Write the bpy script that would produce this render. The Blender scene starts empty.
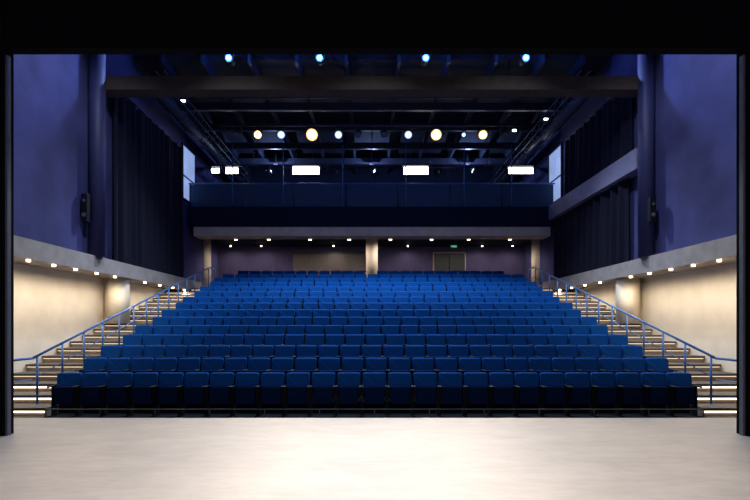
import bpy, bmesh, math, random
from mathutils import Vector, Matrix
random.seed(3)
scene = bpy.context.scene
COL = scene.collection

# ------------------------------------------------------------ materials
def mat(name, col, rough=0.6, metal=0.0, emit=None, es=0.0, var=0.12, scale=6.0, bump=0.0, spec=0.5, stretch=(1,1,1)):
    m = bpy.data.materials.new(name); m.use_nodes = True
    nt = m.node_tree; b = nt.nodes['Principled BSDF']
    b.inputs['Roughness'].default_value = rough
    b.inputs['Metallic'].default_value = metal
    b.inputs['Specular IOR Level'].default_value = spec
    tc = nt.nodes.new('ShaderNodeTexCoord'); mp = nt.nodes.new('ShaderNodeMapping')
    mp.inputs['Scale'].default_value = stretch
    n = nt.nodes.new('ShaderNodeTexNoise'); n.inputs['Scale'].default_value = scale; n.inputs['Detail'].default_value = 6
    r = nt.nodes.new('ShaderNodeValToRGB')
    r.color_ramp.elements[0].position = 0.3; r.color_ramp.elements[1].position = 0.7
    r.color_ramp.elements[0].color = tuple(c*(1-var) for c in col)+(1,)
    r.color_ramp.elements[1].color = tuple(min(1, c*(1+var)) for c in col)+(1,)
    nt.links.new(tc.outputs['Object'], mp.inputs['Vector']); nt.links.new(mp.outputs['Vector'], n.inputs['Vector'])
    nt.links.new(n.outputs['Fac'], r.inputs['Fac']); nt.links.new(r.outputs['Color'], b.inputs['Base Color'])
    if bump:
        bp = nt.nodes.new('ShaderNodeBump'); bp.inputs['Strength'].default_value = bump; bp.inputs['Distance'].default_value = 0.01
        nt.links.new(n.outputs['Fac'], bp.inputs['Height']); nt.links.new(bp.outputs['Normal'], b.inputs['Normal'])
    if emit:
        b.inputs['Emission Color'].default_value = tuple(emit)+(1,)
        b.inputs['Emission Strength'].default_value = es
    return m

def stage_mat():
    m = bpy.data.materials.new('stage_boards'); m.use_nodes = True
    nt = m.node_tree; b = nt.nodes['Principled BSDF']; b.inputs['Roughness'].default_value = 0.5
    b.inputs['Specular IOR Level'].default_value = 0.35
    tc = nt.nodes.new('ShaderNodeTexCoord')
    mp0 = nt.nodes.new('ShaderNodeMapping'); mp0.inputs['Location'].default_value = (0.9, 0.3, 0)
    br = nt.nodes.new('ShaderNodeTexBrick')
    br.inputs['Scale'].default_value = 1.0; br.inputs['Brick Width'].default_value = 3.4; br.inputs['Row Height'].default_value = 1.2
    br.inputs['Mortar Size'].default_value = 0.002
    br.inputs['Color1'].default_value = (0.56, 0.485, 0.425, 1); br.inputs['Color2'].default_value = (0.53, 0.46, 0.405, 1)
    br.inputs['Mortar'].default_value = (0.48, 0.42, 0.37, 1)
    def streak(sc, mpsc, fac, lo):
        mp = nt.nodes.new('ShaderNodeMapping'); mp.inputs['Scale'].default_value = mpsc
        n = nt.nodes.new('ShaderNodeTexNoise'); n.inputs['Scale'].default_value = sc; n.inputs['Detail'].default_value = 9
        n.inputs['Roughness'].default_value = 0.65
        r = nt.nodes.new('ShaderNodeValToRGB'); r.color_ramp.elements[0].color = (lo, lo, lo, 1); r.color_ramp.elements[1].color = (1, 1, 1, 1)
        r.color_ramp.elements[0].position = 0.34; r.color_ramp.elements[1].position = 0.64
        mx = nt.nodes.new('ShaderNodeMixRGB'); mx.blend_type = 'MULTIPLY'; mx.inputs['Fac'].default_value = fac
        nt.links.new(tc.outputs['Object'], mp.inputs['Vector']); nt.links.new(mp.outputs['Vector'], n.inputs['Vector'])
        nt.links.new(n.outputs['Fac'], r.inputs['Fac']); nt.links.new(r.outputs['Color'], mx.inputs['Color2'])
        return mx
    L = nt.links.new
    a = streak(1.4, (1, 2.5, 1), 0.5, 0.68); c = streak(8, (0.7, 3, 1), 0.35, 0.75)
    L(tc.outputs['Object'], mp0.inputs['Vector']); L(mp0.outputs['Vector'], br.inputs['Vector'])
    L(br.outputs['Color'], a.inputs['Color1']); L(a.outputs['Color'], c.inputs['Color1'])
    L(c.outputs['Color'], b.inputs['Base Color'])
    return m

M = {}
M['stage'] = stage_mat()
M['black'] = mat('black_paint', (0.003, 0.003, 0.004), 0.9, spec=0.1)
M['blackmetal'] = mat('black_metal', (0.012, 0.012, 0.016), 0.5)
M['edge'] = mat('dark_grey_edge', (0.10, 0.11, 0.15), 0.5)
M['purple'] = mat('violet_blue_plaster', (0.062, 0.066, 0.195), 0.8, scale=0.9, var=0.25, bump=0.06, spec=0.2)
M['purple2'] = mat('violet_blue_paint', (0.030, 0.034, 0.12), 0.6)
M['backw'] = mat('dark_violet_plaster', (0.06, 0.053, 0.13), 0.8, spec=0.2)
M['lav'] = mat('lavender_grey_plaster', (0.19, 0.185, 0.30), 0.8, scale=3, var=0.15)
M['beige'] = mat('beige_concrete', (0.66, 0.59, 0.49), 0.85, scale=2.0, var=0.07, bump=0.1)
M['beigecol'] = mat('beige_column_concrete', (0.64, 0.56, 0.45), 0.85, scale=3.0, var=0.08, bump=0.1)
M['ledge'] = mat('grey_concrete', (0.36, 0.32, 0.30), 0.85, scale=3.0, var=0.15, bump=0.1)
M['concrete'] = mat('pale_concrete', (0.72, 0.60, 0.48), 0.85, scale=3.0, var=0.1, bump=0.1)
M['taupe'] = mat('taupe_beam_paint', (0.10, 0.078, 0.070), 0.85, spec=0.1)
M['tread'] = mat('dark_tread', (0.065, 0.058, 0.058), 0.7)
M['riser'] = mat('tan_riser', (0.24, 0.20, 0.165), 0.7)
M['tier'] = mat('dark_carpet', (0.006, 0.009, 0.018), 0.95, scale=40, var=0.3, spec=0.1)
M['ceil'] = mat('dark_blue_ceiling', (0.012, 0.015, 0.040), 0.9)
M['steel'] = mat('dark_blue_steel', (0.030, 0.038, 0.075), 0.5, metal=0.1)
M['navy'] = mat('navy_fascia', (0.008, 0.012, 0.036), 0.8, spec=0.2)
M['railpanel'] = mat('steel_blue_railing_panel', (0.045, 0.08, 0.15), 0.7, spec=0.2)
M['railblue'] = mat('blue_rail_paint', (0.05, 0.16, 0.42), 0.35, metal=0.0)
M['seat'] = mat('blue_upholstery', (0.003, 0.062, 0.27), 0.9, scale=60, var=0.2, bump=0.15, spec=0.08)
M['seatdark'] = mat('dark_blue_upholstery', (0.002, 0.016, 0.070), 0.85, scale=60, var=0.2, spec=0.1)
M['plastic'] = mat('black_plastic', (0.004, 0.005, 0.010), 0.5, spec=0.3)
M['curtain'] = mat('black_curtain', (0.012, 0.013, 0.026), 0.95, scale=20, spec=0.1)
M['green'] = mat('dark_green_door', (0.007, 0.015, 0.018), 0.5)
M['brown'] = mat('taupe_panel', (0.085, 0.075, 0.075), 0.6)
M['chrome'] = mat('brushed_metal', (0.5, 0.5, 0.52), 0.35, metal=1.0)
M['grey'] = mat('grey_equipment_paint', (0.10, 0.11, 0.14), 0.5)
def em(name, col, s): return mat(name, col, 0.5, emit=col, es=s, var=0)
M['e_core'] = em('lamp_core_glass', (1.0, 0.96, 0.88), 30)
M['e_coolcore'] = em('cool_core_glass', (0.75, 0.86, 1.0), 4)
M['e_bluecore'] = em('blue_core_glass', (0.5, 0.72, 1.0), 3)
M['e_warm'] = em('warm_lamp_glass', (1.0, 0.60, 0.20), 1.6)
M['e_cool'] = em('cool_lamp_glass', (0.28, 0.48, 1.0), 1.6)
M['e_blue'] = em('blue_lamp_glass', (0.07, 0.24, 1.0), 1.3)
M['e_flood'] = em('white_flood_glass', (1.0, 0.99, 0.95), 14)
M['e_down'] = em('warm_downlight_glass', (1.0, 0.76, 0.46), 9)
M['e_step'] = em('warm_led_strip', (1.0, 0.80, 0.58), 4.0)
M['e_stepdim'] = em('soft_led_strip', (1.0, 0.76, 0.52), 1.3)
M['e_win'] = em('pale_lit_glass', (0.35, 0.48, 0.85), 0.65)
M['e_exit'] = em('green_sign_face', (0.08, 0.6, 0.3), 0.4)
M['e_work'] = em('work_light_glass', (0.9, 0.95, 1.0), 10)
M['e_screen'] = em('dim_blue_screen', (0.15, 0.3, 0.7), 0.6)

# ------------------------------------------------------------ mesh building
class MB:
    def __init__(s): s.bm = bmesh.new(); s.mats = []
    def mi(s, m):
        if m not in s.mats: s.mats.append(m)
        return s.mats.index(m)
    def _fin(s, geomverts, m):
        i = s.mi(m)
        for v in geomverts:
            for f in v.link_faces: f.material_index = i
    def box(s, x0, x1, y0, y1, z0, z1, m, bev=0.0):
        r = bmesh.ops.create_cube(s.bm, size=1.0)
        vs = r['verts']
        for v in vs:
            v.co = Vector(((x0+x1)/2+v.co.x*(x1-x0), (y0+y1)/2+v.co.y*(y1-y0), (z0+z1)/2+v.co.z*(z1-z0)))
        s._fin(vs, m)
        if bev:
            es = list({e for v in vs for e in v.link_edges})
            i = s.mi(m)
            rr = bmesh.ops.bevel(s.bm, geom=es, offset=bev, segments=2, affect='EDGES', profile=0.5)
            for f in rr['faces']: f.material_index = i
        return s
    def tube(s, p, q, r, m, seg=10, r2=None):
        p = Vector(p); q = Vector(q); d = q-p; L = d.length
        rot = Vector((0, 0, 1)).rotation_difference(d.normalized()).to_matrix().to_4x4()
        mt = Matrix.Translation((p+q)/2) @ rot
        rr = bmesh.ops.create_cone(s.bm, cap_ends=True, segments=seg, radius1=r, radius2=r if r2 is None else r2, depth=L, matrix=mt)
        s._fin(rr['verts'], m)
        for v in rr['verts']:
            for f in v.link_faces:
                if len(f.verts) == 4: f.smooth = True
        return s
    def prism(s, pts, y0, y1, m, bev=0.0):
        a = [s.bm.verts.new((x, y0, z)) for x, z in pts]
        b = [s.bm.verts.new((x, y1, z)) for x, z in pts]
        n = len(pts); i = s.mi(m)
        f1 = s.bm.faces.new(a); f2 = s.bm.faces.new(list(reversed(b)))
        fs = [f1, f2]
        for k in range(n):
            fs.append(s.bm.faces.new((a[k], b[k], b[(k+1) % n], a[(k+1) % n])))
        for f in fs: f.material_index = i
        if bev:
            es = list(f1.edges)
            rr = bmesh.ops.bevel(s.bm, geom=es, offset=bev, segments=2, affect='EDGES', profile=0.5)
            for f in rr['faces']: f.material_index = i; f.smooth = True
        return s
    def obj(s, name, loc=(0, 0, 0), parent=None, world=True):
        loc = Vector(loc)
        if world and loc.length:
            for v in s.bm.verts: v.co -= loc
        bmesh.ops.recalc_face_normals(s.bm, faces=s.bm.faces)
        me = bpy.data.meshes.new(name); s.bm.to_mesh(me); s.bm.free()
        for m in s.mats: me.materials.append(m)
        o = bpy.data.objects.new(name, me); COL.objects.link(o)
        if parent:
            o.parent = parent; o.location = loc - parent.location if world else loc
        else: o.location = loc
        return o

def tag(o, label, cat, group=None, kind=None):
    o['label'] = label; o['category'] = cat
    if group: o['group'] = group
    if kind: o['kind'] = kind
    return o
def empty(name, loc, label, cat, group=None, kind=None):
    o = bpy.data.objects.new(name, None); o.empty_display_size = 0.1; o.location = loc
    COL.objects.link(o); tag(o, label, cat, group, kind); return o
def sbox(name, x0, x1, y0, y1, z0, z1, m, label, cat, kind='structure', bev=0, group=None):
    o = MB().box(x0, x1, y0, y1, z0, z1, m, bev).obj(name, ((x0+x1)/2, (y0+y1)/2, z0))
    return tag(o, label, cat, group, kind)
def light(kind, loc, parent, energy, color, target=None, size=0.1, cone=60, blend=0.6):
    ld = bpy.data.lights.new('lamp_light', kind); ld.energy = energy; ld.color = color
    ld.shadow_soft_size = size
    if kind == 'SPOT': ld.spot_size = math.radians(cone); ld.spot_blend = blend
    o = bpy.data.objects.new('lamp_light', ld); COL.objects.link(o)
    loc = Vector(loc)
    if target is not None:
        o.rotation_euler = (Vector(target)-loc).to_track_quat('-Z', 'Y').to_euler()
    if parent: o.parent = parent; o.location = loc-parent.location
    else: o.location = loc
    return o

# ------------------------------------------------------------ dimensions
H = 1.6
NR = 15; PITCH = 12/14; RISE = 3.5/14; Z0 = -0.28; ZT = Z0+3.5
YB = 26.0; YBU = 28.5; ZC = 10.9; XW = 8.3; XL = 8.9

# ------------------------------------------------------------ setting
sbox('floor', -11, 11, -2, 8.26, -0.3, 0, M['stage'], 'pale worn smooth stage floor', 'floor')
sbox('trim_1', -11, 11, 8.262, 8.30, -0.3, -0.005, M['blackmetal'], 'black metal strip along the stage edge', 'trim')
sbox('floor_1', -9.2, 9.2, 8.30, 9.40, -0.5, Z0, M['tier'], 'dark floor strip before the first seats', 'floor')
for sgn, side in ((-1, 'left'), (1, 'right')):
    a, b = sorted((sgn*XL, sgn*(XL+0.3)))
    sbox('wall_%s_lower' % side, a, b, 7.5, YB, -0.5, 3.14, M['beige'], 'beige rendered lower wall beside the aisle stairs', 'wall')
    a, b = sorted((sgn*XW, sgn*(XL+0.3)))
    sbox('wall_%s' % side, a, b, 7.5, YBU, 3.60, ZC, M['purple'], 'violet-blue plastered upper auditorium wall', 'wall')
    a, b = sorted((sgn*8.0, sgn*(XL+0.3)))
    sbox('trim_%d' % (2 if sgn < 0 else 3), a, b, 7.5, 22.6, 3.142, 3.598, M['ledge'], 'grey concrete ledge running above the aisle wall', 'ledge')
sbox('wall_back', -8.9, 8.9, YB, YB+0.2, ZT, 5.85, M['backw'], 'dark violet wall behind the last seats', 'wall')
sbox('wall_back_upper', -XW, XW, YBU, YBU+0.2, 6.9, ZC, M['navy'], 'dark wall behind the technical balcony', 'wall')
sbox('ceiling', -9.2, 9.2, 7.3, YBU+0.2, ZC, ZC+0.2, M['ceil'], 'dark blue auditorium ceiling', 'ceiling')
mb = MB()
for i in range(NR):
    y1 = 9.4+PITCH*(i+1) if i < NR-1 else YB
    mb.box(-6.74, 6.74, 9.4+PITCH*i, y1, -0.5, Z0+RISE*i, M['tier'])
tag(mb.obj('floor_2', (0, 9.4, -0.5)), 'dark carpeted stepped seating tiers', 'seating tiers', kind='structure')
SD = 0.6; SR = 0.175
def step_z(y):
    return Z0+SR*max(0, min(20, int((y-9.9)/SD)+1)) if y >= 9.9 else Z0
for sgn in (-1, 1):
    st = empty('aisle_staircase', (sgn*7.8, 9.25, Z0), 'dark aisle stairs with warm glowing step edges', 'stairs')
    a, b = sorted((sgn*6.76, sgn*8.88))
    for k in range(1, 21):
        y0 = 9.9+SD*(k-1); y1 = y0+SD; z = Z0+SR*k
        mb = MB().box(a, b, y0, y1+0.0 if k < 20 else YB-0.02, max(z-0.6, Z0-0.1), z-0.06, M['riser'])
        mb.box(a, b, y0-0.05, y1-0.055, z-0.06, z, M['tread'])
        mb.obj('step', (sgn*7.8, y0, z), st)
        g = M['e_step'] if k <= 3 else M['e_stepdim']
        h = 0.035 if k <= 3 else 0.014
        MB().box(a+0.03, b-0.03, y0-0.03, y0-0.002, z-0.062-h, z-0.061, g).obj('step_light', (sgn*7.8, y0, z-0.05), st)
    MB().box(a, b, 9.41, 9.89, Z0-0.1, Z0, M['tread']).obj('step', (sgn*7.8, 9.41, Z0), st)

# ------------------------------------------------------------ proscenium
sbox('proscenium_panel', -9.5, -5.36, 6.9, 7.1, 0, 9.5, M['black'], 'black stage portal side panel', 'stage panel', None)
sbox('proscenium_panel.001', 5.33, 9.5, 6.9, 7.1, 0, 9.5, M['black'], 'black stage portal side panel', 'stage panel', None)
sbox('trim_4', -5.359, -5.325, 6.93, 7.0, 0, 5.5, M['edge'], 'slim grey metal edge of the stage portal', 'trim')
sbox('trim_5', 5.295, 5.329, 6.93, 7.0, 0, 5.5, M['edge'], 'slim grey metal edge of the stage portal', 'trim')
sbox('stage_border', -5.359, 5.329, 6.92, 7.08, 5.59, 9.5, M['black'], 'black border panel above the stage opening', 'stage border', None)

# ------------------------------------------------------------ main beams
sbox('trim_6', -8.28, 8.28, 14.2, 14.7, 8.57, 8.97, M['taupe'], 'taupe painted beam spanning the auditorium', 'beam')
n = 7
for y in (17.5, 19.2, 21.2, 23.4, 25.6):
    sbox('trim_%d' % n, -8.28, 8.28, y, y+0.16, 10.2, 10.5, M['steel'], 'dark steel cross beam below the ceiling', 'beam'); n += 1
for x in (-7.2, -5.8, -4.2, -2.6, -0.9, 0.9, 2.6, 4.2, 5.8, 7.2):
    sbox('trim_%d' % n, x-0.05, x+0.05, 16.3, 28.4, 10.52, 10.88, M['steel'], 'dark steel ceiling joist', 'beam'); n += 1
for x in (-7.6, 7.6):
    d = MB().tube((x, 16.8, 9.88), (x, 28.2, 9.88), 0.22, M['steel'], 16)
    for y in range(17, 28, 2): d.tube((x, y, 9.88), (x, y+0.05, 9.88), 0.245, M['steel'], 16)
    tag(d.obj('ventilation_duct', (x, 16.8, 9.88)), 'dark round ventilation duct below the ceiling', 'duct')
for x in (-6.75, 6.75):
    t = MB(); ya, yb = 15.2, 28.3
    for dx, dz in ((-0.15, 9.3), (0.15, 9.3), (-0.15, 9.65), (0.15, 9.65)):
        t.tube((x+dx, ya, dz), (x+dx, yb, dz), 0.025, M['steel'], 8)
    k = 0; y = ya
    while y+0.4 < yb:
        z1, z2 = (9.3, 9.65) if k % 2 == 0 else (9.65, 9.3)
        for dx in (-0.15, 0.15): t.tube((x+dx, y, z1), (x+dx, y+0.4, z2), 0.012, M['steel'], 6)
        t.tube((x-0.15, y, 9.3), (x+0.15, y, 9.3), 0.012, M['steel'], 6)
        y += 0.4; k += 1
    tag(t.obj('lattice_truss', (x, ya, 9.3)), 'dark steel lattice truss running towards the balcony', 'truss')

# ------------------------------------------------------------ balcony
sbox('floor_3', -8.29, 8.29, 22.0, YBU, 6.0, 6.9, M['navy'], 'technical balcony slab', 'balcony')
sbox('ceiling_1', -8.89, 8.89, 22.6, YB-0.01, 5.85, 5.99, M['navy'], 'dark ceiling under the balcony', 'ceiling')
sbox('trim_%d' % n, -8.29, 8.29, 21.5, 21.99, 6.0, 6.9, M['navy'], 'navy balcony front', 'balcony front'); n += 1
sbox('trim_%d' % n, -8.0, 8.0, 21.52, 22.4, 5.60, 5.998, M['concrete'], 'pale concrete beam below the balcony front', 'beam'); n += 1
rl = empty('balcony_railing', (0, 21.6, 6.9), 'steel-blue balcony railing with solid panels', 'railing')
for k in range(7):
    x0 = -8.2+k*(16.4/7); x1 = x0+16.4/7
    MB().box(x0+0.035, x1-0.035, 21.6, 21.63, 6.91, 7.93, M['railpanel'], 0.005).obj('railing_panel', ((x0+x1)/2, 21.6, 6.95), rl)
    MB().tube((x0, 21.62, 6.9), (x0, 21.62, 7.97), 0.03, M['steel']).obj('post', (x0, 21.62, 6.9), rl)
MB().tube((-8.25, 21.62, 7.97), (8.25, 21.62, 7.97), 0.03, M['railblue']).obj('top_rail', (0, 21.62, 7.97), rl)
sbox('trim_%d' % n, 7.9, 8.29, 14.4, 21.49, 6.30, 6.92, M['lav'], 'grey concrete side gallery edge along the wall', 'gallery'); n += 1
def column(x, y, z0, z1, r, m, label):
    o = MB().tube((x, y, z0), (x, y, z1), r, m, 32).obj('round_column', (x, y, z0)); tag(o, label, 'column')
for x in (-8.35, 0.0, 8.3):
    column(x, 24.0, ZT, 5.85, 0.30, M['beige'], 'beige round concrete column behind the seats')
for s in (-1, 1):
    column(s*8.05, 14.0 if s < 0 else 14.15, 3.6, ZC, 0.22, M['purple2'], 'violet painted round column on the ledge')
    column(s*8.45, 15.9, step_z(15.9), 3.14, 0.36, M['beigecol'], 'beige concrete column beside the aisle stairs')

def curtain(x, y0, y1, z0, z1):
    bm = bmesh.new(); N = 240; Rr = []
    for i in range(N+1):
        t = i/N; y = y0+(y1-y0)*t; u = t*(y1-y0)
        w = 0.10*math.sin(u*11.0+0.7*math.sin(u*2.3))+0.035*math.sin(u*25+1)
        Rr.append([bm.verts.new((w*(0.7+0.5*(1-k/6)), y-(y0+y1)/2, k/6*(z1-z0))) for k in range(7)])
    for i in range(N):
        for k in range(6):
            f = bm.faces.new((Rr[i][k], Rr[i+1][k], Rr[i+1][k+1], Rr[i][k+1])); f.smooth = True
    me = bpy.data.meshes.new('curtain'); bm.to_mesh(me); bm.free(); me.materials.append(M['curtain'])
    cu = empty('stage_curtain', (x, (y0+y1)/2, z0), 'black pleated drape hanging along the side wall', 'curtain')
    o = bpy.data.objects.new('fabric', me); COL.objects.link(o); o.parent = cu
    MB().tube((x, y0-0.1, z1+0.03), (x, y1+0.1, z1+0.03), 0.03, M['blackmetal']).obj('curtain_track', (x, (y0+y1)/2, z1), cu)
curtain(-8.13, 15.0, 20.3, 3.61, 9.1)
curtain(8.13, 15.3, 21.3, 3.61, 6.24)
curtain(8.13, 15.1, 20.1, 6.95, 9.3)

for s, w in ((-1, 1), (1, 2)):
    y0, y1, z0, z1 = 20.9, 22.4, 7.15, 9.5
    a, b = sorted((s*XW, s*(XW-0.04)))
    mb = MB().box(a, b, y0, y1, z0, z1, M['e_win'])
    a2, b2 = sorted((s*XW, s*(XW-0.08)))
    for yy in (y0, y1): mb.box(a2, b2, yy-0.04, yy+0.04, z0-0.04, z1+0.04, M['blackmetal'])
    for zz in (z0, z0+1.0, z1): mb.box(a2, b2, y0, y1, zz-0.025, zz+0.025, M['blackmetal'])
    tag(mb.obj('window_%d' % w, (s*XW, (y0+y1)/2, z0)), 'pale lit side window with dark frame', 'window', kind='structure')

# doors
d1 = empty('door_1', (-2.3, YB-0.03, ZT), 'wide taupe folding wall panel', 'door', kind='structure')
for k in range(4):
    x = -4.25+k*0.97
    MB().box(x+0.005, x+0.965, YB-0.06, YB-0.002, ZT+0.01, 5.42, M['brown']).obj('door_leaf', (x+0.48, YB-0.03, ZT), d1)
MB().box(-4.33, -0.33, YB-0.08, YB-0.002, 5.44, 5.53, M['blackmetal']).obj('door_frame', (-2.3, YB-0.04, 5.44), d1)
d2 = empty('door_2', (4.2, YB-0.03, ZT), 'dark green double door in a pale frame', 'door', kind='structure')
for k in range(2):
    x = 3.38+k*0.82
    MB().box(x+0.01, x+0.81, YB-0.06, YB-0.002, ZT+0.01, 5.45, M['green'], 0.01).obj('door_leaf', (x+0.4, YB-0.03, ZT), d2)
    hx = 4.12 if k == 0 else 4.28
    MB().tube((hx, YB-0.11, ZT+0.9), (hx, YB-0.11, ZT+1.4), 0.015, M['chrome']).tube((hx, YB-0.11, ZT+0.95), (hx, YB-0.05, ZT+0.95), 0.01, M['chrome']).tube((hx, YB-0.11, ZT+1.35), (hx, YB-0.05, ZT+1.35), 0.01, M['chrome']).obj('handle', (hx, YB-0.1, ZT+1.1), d2)
MB().box(3.31, 3.37, YB-0.09, YB-0.002, ZT, 5.54, M['ledge']).box(5.03, 5.09, YB-0.09, YB-0.002, ZT, 5.54, M['ledge']).box(3.31, 5.09, YB-0.09, YB-0.002, 5.48, 5.54, M['ledge']).obj('door_frame', (4.2, YB-0.04, ZT), d2)
es = empty('exit_sign', (4.2, 24.6, 5.62), 'small green lit exit sign hanging from the ceiling', 'sign')
MB().box(4.02, 4.38, 24.58, 24.62, 5.55, 5.71, M['blackmetal']).obj('housing', (4.2, 24.6, 5.55), es)
MB().box(4.05, 4.35, 24.57, 24.579, 5.58, 5.68, M['e_exit']).obj('sign_face', (4.2, 24.57, 5.57), es)
MB().tube((4.2, 24.6, 5.71), (4.2, 24.6, 5.85), 0.01, M['blackmetal']).obj('hanger', (4.2, 24.6, 5.71), es)

# ------------------------------------------------------------ handrails
for s in (-1, 1):
    X = s*7.3
    hr = empty('aisle_handrail', (X, 9.75, Z0), 'blue painted metal handrail along the aisle stairs', 'handrail')
    SL0 = 3.5/12
    def zr(y): return Z0+SL0*(max(y, 10.25)-9.5)+0.95
    def rail(dz, nm):
        pts = [(X, 9.3, zr(9.3)-dz), (X, 10.25, zr(10.25)-dz), (X, 21.6, zr(21.6)-dz), (X, 22.3, ZT+0.95-dz)]
        mb = MB()
        for p, q in zip(pts[:-1], pts[1:]): mb.tube(p, q, 0.028 if dz == 0 else 0.012, M['railblue'], 12)
        mb.obj(nm, (X, 9.8, 0.9), hr)
    rail(0, 'top_rail'); rail(0.45, 'middle_rail')
    for k in range(16):
        y = 9.55+k*0.85
        zb = step_z(y)
        MB().tube((X, y, zb), (X, y, min(zr(y), ZT+0.95)), 0.024, M['railblue']).tube((X, y, zb), (X, y, zb+0.015), 0.05, M['railblue']).obj('post', (X, y, zb), hr)
# low rail in front of the first row
mb = MB().tube((-6.6, 9.62, -0.09), (6.6, 9.62, -0.09), 0.012, M['grey'], 8)
for k in range(13):
    x = -6.6+k*1.1
    mb.tube((x, 9.62, Z0), (x, 9.62, -0.09), 0.010, M['grey'], 8).tube((x, 9.62, Z0), (x, 9.62, Z0+0.012), 0.035, M['grey'], 10)
tag(mb.obj('low_rail', (0, 9.62, Z0)), 'thin low metal rail along the first seat row', 'rail')

# ------------------------------------------------------------ seats
def back_mesh(mb):
    w = 0.245; pts = []
    z0, z1 = 0.40, 0.88
    pts += [(-w+0.02, z0), (w-0.02, z0)]
    for t in range(0, 5):
        a = math.radians(-10+t*22.5); pts.append((w-0.035+0.035*math.cos(a), z1-0.045+0.04*math.sin(a)))
    pts += [(0.1, z1), (-0.1, z1)]
    for t in range(4, -1, -1):
        a = math.radians(-10+t*22.5); pts.append((-(w-0.035+0.035*math.cos(a)), z1-0.045+0.04*math.sin(a)))
    mb.prism(pts, 0.0, 0.08, M['seat'], bev=0.018)
    mb.box(-0.225, 0.225, 0.082, 0.10, 0.36, 0.83, M['plastic'])
    for v in mb.bm.verts: v.co.y += (v.co.z-0.4)*0.20 - 0.6*(v.co.x**2)
def pan_mesh(mb):
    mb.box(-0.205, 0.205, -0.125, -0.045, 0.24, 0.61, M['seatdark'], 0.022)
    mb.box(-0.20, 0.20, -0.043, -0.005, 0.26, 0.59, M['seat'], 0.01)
def arm_mesh(mb, x):
    mb.box(x-0.02, x+0.02, -0.26, 0.02, 0.60, 0.63, M['plastic'], 0.008)
def leg_mesh(mb, x):
    mb.box(x-0.014, x+0.014, -0.12, 0.03, 0.02, 0.60, M['plastic'])
    mb.box(x-0.014, x+0.014, -0.22, 0.10, 0.0, 0.022, M['plastic'])
tmpl = []
def keep(mb, nm):
    bmesh.ops.recalc_face_normals(mb.bm, faces=mb.bm.faces)
    me = bpy.data.meshes.new(nm); mb.bm.to_mesh(me); mb.bm.free()
    for m in mb.mats: me.materials.append(m)
    return me
b = MB(); back_mesh(b); tmpl.append(('backrest', keep(b, 'backrest')))
b = MB(); pan_mesh(b); tmpl.append(('seat', keep(b, 'seat')))
for x in (-0.242, 0.242):
    b = MB(); arm_mesh(b, x); tmpl.append(('armrest', keep(b, 'armrest')))
    b = MB(); leg_mesh(b, x); tmpl.append(('leg', keep(b, 'leg')))
b = MB(); back_mesh(b); pan_mesh(b)
for x in (-0.242, 0.242): arm_mesh(b, x); leg_mesh(b, x)
fullme = keep(b, 'theatre_seat')
e0 = None
NS = 25; P = 0.533
SL = 'blue upholstered tip-up theatre seat with folded cushion'
for i in range(12):
    off = 0.0 if i == 0 else (0.05 if i % 2 else -0.05)
    for k in range(NS):
        x = (k-(NS-1)/2)*P+off; y = 10.0+PITCH*i; z = Z0+RISE*i
        if i < 5:
            if e0 is None:
                e0 = empty('theatre_seat', (x, y, z), SL, 'seat', 'rows of blue theatre seats')
                kids = []
                for nm, me in tmpl:
                    o = bpy.data.objects.new(nm, me); COL.objects.link(o); o.parent = e0; kids.append(o)
            else:
                e = e0.copy(); e.location = (x, y, z); COL.objects.link(e)
                for c in kids:
                    o = c.copy(); o.parent = e; COL.objects.link(o)
        else:
            if i == 5 and k == 0:
                f0 = bpy.data.objects.new('theatre_seat', fullme); tag(f0, SL, 'seat', 'rows of blue theatre seats')
                o = f0
            else: o = f0.copy()
            o.location = (x, y, z); COL.objects.link(o)
bm = bmesh.new()
for i in (12, 13, 14):
    for k in range(NS):
        if i == 14 and k in (0, 12, 24): continue
        t = bmesh.new(); t.from_mesh(fullme)
        off = 0.05 if i % 2 else -0.05
        for v in t.verts: v.co += Vector(((k-12)*P+off, PITCH*(i-12), RISE*(i-12)))
        me = bpy.data.meshes.new('t'); t.to_mesh(me); t.free(); bm.from_mesh(me); bpy.data.meshes.remove(me)
me = bpy.data.meshes.new('seat_row'); bm.to_mesh(me); bm.free()
for m in fullme.materials: me.materials.append(m)
o = bpy.data.objects.new('theatre_seat_rows', me); o.location = (0, 10+PITCH*12, Z0+RISE*12); COL.objects.link(o)
tag(o, 'uppermost rows of blue theatre seats', 'seat', 'rows of blue theatre seats', 'stuff')

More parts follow.
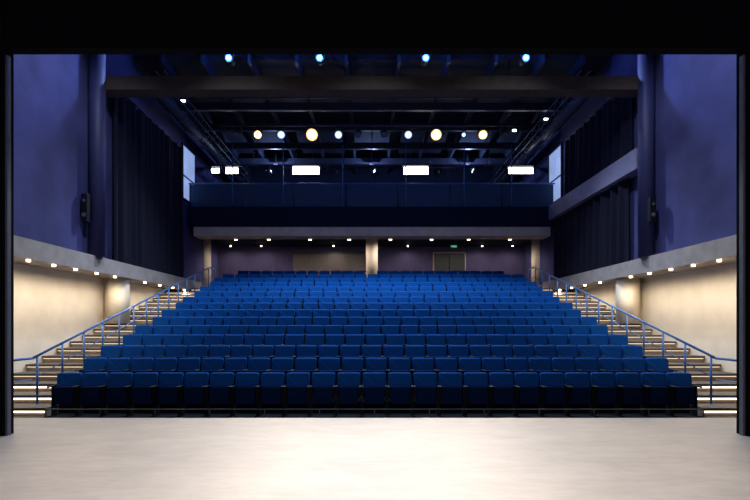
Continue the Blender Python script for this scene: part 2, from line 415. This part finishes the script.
# ------------------------------------------------------------ stage lights
def stage_light(loc, target, glass, r, color, energy, cone, label, group, bar_dz=0.32, scale=1.0, rc=0.5, core='e_core'):
    loc = Vector(loc)
    e = empty('stage_light', loc, label, 'spotlight', group)
    q = (Vector(target)-loc).to_track_quat('-Z', 'Y')
    def rot(o): o.rotation_euler = q.to_euler()
    L = 0.42*scale
    body = MB().tube((0, 0, -0.02), (0, 0, L), r, M['blackmetal'], 18).tube((0, 0, -0.08), (0, 0, -0.02), r*1.12, M['blackmetal'], 18).tube((0, 0, L), (0, 0, L+0.08), r*0.95, M['blackmetal'], 18, r*0.6).obj('housing', (0, 0, 0), e, world=False); rot(body)
    lm = MB().tube((0, 0, -0.10), (0, 0, -0.082), r*0.98, glass, 20)
    if core: lm.tube((0, 0, -0.115), (0, 0, -0.101), r*rc, M[core], 20)
    ln = lm.obj('lens', (0, 0, 0), e, world=False); rot(ln)
    mb = MB().box(-r-0.04, -r-0.02, -0.025, 0.025, -0.02, r+0.08, M['blackmetal']).box(r+0.02, r+0.04, -0.025, 0.025, -0.02, r+0.08, M['blackmetal']).box(-r-0.04, r+0.04, -0.025, 0.025, r+0.08, r+0.1, M['blackmetal'])
    if bar_dz-0.03 > r+0.1: mb.box(-0.025, 0.025, -0.025, 0.025, r+0.1, bar_dz-0.031, M['blackmetal'])
    mb.obj('yoke', (0, 0, 0), e, world=False)
    if energy:
        d = (Vector(target)-loc).normalized()
        light('SPOT', loc+d*0.18, e, energy, color, target, 0.06, cone, 0.5)
    return e
def bar(y, z, x0, x1, hang, second=True, nh=9):
    mb = MB().tube((x0, y, z), (x1, y, z), 0.03, M['steel'], 10)
    if second: mb.tube((x0, y, z-0.9), (x1, y, z-0.9), 0.02, M['steel'], 8)
    for k in range(nh):
        x = x0+0.3+(x1-x0-0.6)*k/(nh-1)
        mb.tube((x, y, z-0.9 if second else z), (x, y, hang), 0.015, M['steel'], 6)
    tag(mb.obj('lighting_bar', (0, y, z)), 'dark steel lighting bar hung across the auditorium', 'lighting bar')
WARM = (1.0, 0.75, 0.45); COOL = (0.75, 0.85, 1.0)
bar(15.9, 10.68, -8, 8, 10.89, False)
for x in (-4.75, -1.75, 1.75, 5.05):
    e = stage_light((x, 15.9, 10.42), (x, 6, 8.0), M['e_blue'], 0.11, (0.1, 0.25, 1.0), 0, 60, 'black spotlight with a blue glowing lens', 'blue spotlights on the upper bar', bar_dz=0.26, rc=0.6, core='e_bluecore')
    light('POINT', (x, 15.5, 10.38), e, 70, (0.08, 0.24, 1.0), None, 0.03)
bar(20.0, 9.9, -6.3, 6.3, 10.17, False)
bar(18.4, 10.3, -6.3, 6.3, 10.88, False, 13)
bar(24.4, 9.6, -6.3, 6.3, 10.5, False)
bl = [(-4.75, 1, .16), (-3.78, 0, .15), (-2.5, 1, .24), (-1.4, 0, .15), (1.5, 0, .15), (2.66, 1, .22), (4.6, 1, .18), (3.8, 0, .08)]
for x, w, r in bl:
    stage_light((x, 19.95, 9.52), (x*0.4, 3.5, 0), M['e_warm'] if w else M['e_cool'], r, WARM if w else COOL,
                (2000 if w else 1400), 26, 'black spotlight with a %s lens' % ('bright warm' if w else 'cool white'), 'spotlights on the house lighting bar', bar_dz=0.38, rc=0.62, core='e_core' if w else 'e_coolcore')
for x in (-5.6, -0.6, 0.5, 5.5):
    stage_light((x, 19.95, 9.55), (x, 12, 0), M['grey'], 0.12, WARM, 0, 26, 'black unlit spotlight on the bar', 'unlit spotlights in the rig', bar_dz=0.35, core=None)
for x in (-5.2, -3.4, -1.9, 0.2, 1.9, 3.3, 5.2):
    stage_light((x, 24.35, 9.25), (x*0.5, 12, 0), M['grey'], 0.13, WARM, 0, 26, 'black unlit spotlight on the bar', 'unlit spotlights in the rig', bar_dz=0.35, core=None)
bar(22.1, 8.95, -7.3, 7.3, 10.88, True)
def flood(x, w, h):
    loc = Vector((x, 21.8, 8.6)); e = empty('flood_light', loc, 'wide black floodlight with a bright white face', 'floodlight', 'floodlights above the balcony railing')
    MB().box(-w/2-0.04, w/2+0.04, -0.02, 0.2, -h/2-0.04, h/2+0.04, M['blackmetal'], 0.01).box(-w/2-0.04, w/2+0.04, -0.14, -0.02, h/2+0.04, h/2+0.055, M['blackmetal']).obj('housing', (0, 0, 0), e, world=False)
    MB().box(-w/2, w/2, -0.035, -0.022, -h/2, h/2, M['e_flood']).obj('glass', (0, 0, 0), e, world=False)
    for sx in (-w/2-0.0525, w/2+0.0525):
        MB().box(sx-0.0075, sx+0.0075, 0.08, 0.12, 0, 0.3, M['blackmetal']).box(sx-0.0075, sx+0.0075, 0.08, 0.27, 0.28, 0.3, M['blackmetal']).obj('bracket', (0, 0, 0), e, world=False)
for x, w, h in ((-7.1, 0.35, 0.2), (-6.35, 0.55, 0.25), (-3.0, 1.2, 0.32), (2.0, 1.1, 0.32), (6.75, 1.1, 0.26)): flood(x, w, h)
for x in (-6.2, -3.95, -1.3, 1.5, 4.1, 6.2):
    mb = MB().tube((x, 21.35, 6.9), (x, 21.35, 9.6), 0.025, M['railblue'], 8).box(x-0.03, x+0.03, 21.35, 21.56, 7.9, 7.96, M['steel']).box(x-0.03, x+0.03, 21.35, 21.56, 6.9, 6.95, M['steel'])
    tag(mb.obj('support_pole', (x, 21.35, 6.9)), 'slim blue steel pole at the balcony railing', 'pole')
for x in (-5.2, -0.4, 4.6):
    mb = MB().box(x-0.9, x+0.9, 22.6, 23.4, 7.7, 7.8, M['grey'], 0.01)
    for sx in (-0.85, 0.85):
        for yy in (22.65, 23.35): mb.box(x+sx-0.03, x+sx+0.03, yy-0.03, yy+0.03, 6.9, 7.7, M['grey'])
    mb.box(x-0.5, x+0.1, 22.9, 22.95, 7.85, 8.28, M['grey'], 0.01).box(x-0.25, x-0.15, 22.95, 23.0, 7.8, 8.0, M['grey'])
    mb.box(x+0.3, x+0.75, 22.7, 23.1, 7.8, 8.12, M['grey'], 0.02)
    mb.box(x-0.47, x+0.07, 22.893, 22.899, 7.88, 8.25, M['e_screen'])
    tag(mb.obj('control_desk', (x, 23, 6.9)), 'grey control desk with a glowing monitor', 'desk')
for x in (-5, 0, 5):  # added blue fill lamps, brighten the rear ceiling and balcony
    e = empty('work_light', (x, 25, 10.0), 'black lamp added beneath the beams as blue fill', 'work light')
    MB().box(-0.12, 0.12, 0.0, 0.1, -0.07, 0.07, M['blackmetal'], 0.01).box(-0.02, 0.02, 0.03, 0.07, 0.07, 0.5, M['blackmetal']).obj('housing', (0, 0, 0), e, world=False)
    light('POINT', (x, 24.9, 9.8), e, 120, (0.4, 0.55, 1.0), None, 0.02)
for x, y, z in ((-7.1, 18, 10.0), (7.1, 19.6, 10.0), (6.1, 20.6, 9.95)):
    e = empty('work_light', (x, y, z), 'small bright work light under the ceiling', 'work light')
    MB().box(-0.12, 0.12, 0.0, 0.1, -0.07, 0.07, M['blackmetal'], 0.01).box(-0.02, 0.02, 0.03, 0.07, 0.07, 0.5, M['blackmetal']).obj('housing', (0, 0, 0), e, world=False)
    MB().box(-0.08, 0.08, -0.012, -0.001, -0.04, 0.04, M['e_work']).obj('glass', (0, 0, 0), e, world=False)

def dlight(x, y, z, r, lab, grp, en=0, col=(1, .8, .6), tgt=None, cone=165, h=0.08):
    e = empty('downlight', (x, y, z), lab, 'downlight', grp)
    MB().tube((0, 0, -h), (0, 0, 0), r*1.15, M['chrome'] if h < 0.05 else M['blackmetal'], 16).obj('housing', (0, 0, 0), e, world=False)
    MB().tube((0, 0, -h-0.05), (0, 0, -h), r, M['e_down'], 16).obj('lens', (0, 0, 0), e, world=False)
    if en: light('SPOT', (x, y, z-h-0.09), e, en, col, tgt, 0.04, cone, 0.8)
for x in (-6.6, -5.0, -3.0, -1.1, 0.9, 2.9, 4.7, 6.7):
    dlight(x, 23.3, 5.85, 0.07, 'small warm ceiling downlight', 'downlights under the balcony', 100, (1, 0.82, 0.68), (x, 24.0, 3))
for x in (-7.4, -5.8, -2.0, 1.9, 5.8, 7.4):
    dlight(x, 25.2, 5.85, 0.04, 'small warm ceiling downlight', 'downlights under the balcony', 35, (1, 0.82, 0.68), (x, 25.6, 3))
for s in (-1, 1):
    for y in (9.4, 10.3, 11.2, 12.1, 13.0, 14.0, 15.0, 17.0, 18.2, 19.4, 20.6):
        dlight(s*8.06, y, 3.142, 0.045, 'small warm downlight under the concrete ledge', 'downlights under the aisle ledge', 58, (1, 0.84, 0.64), (s*8.08, y, 0), 176, 0.015)

for s, y, z, h, x in ((-1, 13.55, 4.5, 0.8, 8.12), (1, 13.75, 4.55, 0.7, 7.98)):
    e = empty('loudspeaker', (s*x, y, z), 'slim black loudspeaker fixed beside the column', 'loudspeaker')
    MB().box(-0.09, 0.09, -0.08, 0.08, 0, h, M['plastic'], 0.02).obj('cabinet', (0, 0, 0), e, world=False)
    for zz, rr in ((0.2, 0.06), (h-0.2, 0.04)):
        MB().tube((0, -0.09, zz), (0, -0.081, zz), rr, M['grey'], 20).obj('driver', (0, 0, 0), e, world=False)
    MB().box(-0.03, 0.03, 0.081, 0.17, h/2-0.1, h/2+0.1, M['blackmetal']).obj('bracket', (0, 0, 0), e, world=False)

# ------------------------------------------------------------ unseen fill lamps, added to light seats, walls and stage
def house(x, y, zt, drop, en, tgt, cone, lab, col=(0.72, 0.84, 1.0), blend=0.9):
    e = empty('ceiling_fill_light', (x, y, zt), lab, 'fill light', 'added ceiling fill lights')
    MB().tube((0, 0, -drop), (0, 0, 0), 0.02, M['blackmetal'], 8).tube((0, 0, -drop-0.18), (0, 0, -drop), 0.13, M['blackmetal'], 20).obj('housing', (0, 0, 0), e, world=False)
    light('SPOT', (x, y, zt-drop-0.24), e, en, col, tgt, 0.10, cone, blend)
for x in (-4.8, 0, 4.8):  # added lamps hidden from the camera, brighten the seat rows
    house(x, 16.9, ZC, 0.7, 2500, (x*0.6, 14.5, 1), 120, 'unseen round fill light added at the ceiling')
    house(x, 11.0, ZC, 0.2, 700, (x*0.6, 15, 1), 90, 'unseen round fill light added at the ceiling')
for s in (-1, 1):  # added lamps out of view, brighten the upper side walls
    house(s*4.0, 9.0, ZC, 0.1, 1150, (s*8.3, 12.2, 5.2), 75, 'unseen wall washer added at the ceiling', (0.75, 0.82, 1.0), 0.6)
    house(s*6.2, 15.2, ZC, 0.3, 420, (s*8.3, 11.5, 7.5), 70, 'unseen wall washer added at the ceiling', (0.35, 0.5, 1.0), 0.3)
tag(MB().tube((-4.5, 4.6, 7.05), (4.5, 4.6, 7.05), 0.04, M['blackmetal']).obj('lighting_bar', (0, 4.6, 7.05)), 'black unseen bar added to carry the stage fill lights', 'lighting bar')
for x, en, cone, tx in ((0, 1000, 80, 0), (-2.6, 270, 120, -2.4), (2.6, 270, 120, 2.4)):  # lamps added above the view to brighten the stage floor
    e = empty('stage_fill_light', (x, 4.6, 6.8), 'unseen fill light added above the boards', 'stage light', 'added stage fill lights')
    MB().box(-0.3, 0.3, -0.2, 0.2, 0, 0.2, M['blackmetal'], 0.02).obj('housing', (0, 0, 0), e, world=False)
    light('SPOT', (x, 4.6, 6.76), e, en, (1, 0.94, 0.87), (tx, 5.0, 0), 0.2, cone, 1.0)

w = bpy.data.worlds.new('world'); scene.world = w; w.use_nodes = True
w.node_tree.nodes['Background'].inputs['Color'].default_value = (0.5, 0.55, 0.8, 1)
w.node_tree.nodes['Background'].inputs['Strength'].default_value = 0.17

cd = bpy.data.cameras.new('camera'); cam = bpy.data.objects.new('camera', cd); COL.objects.link(cam)
cam.location = (-0.09, 0, H); cam.rotation_euler = (math.radians(90), 0, 0)
cd.sensor_width = 36; cd.lens = 36*480/750; cd.shift_x = 5/750; cd.shift_y = 75/750
cd.clip_start = 0.05; cd.clip_end = 200
scene.camera = cam
scene.view_settings.view_transform = 'Standard'
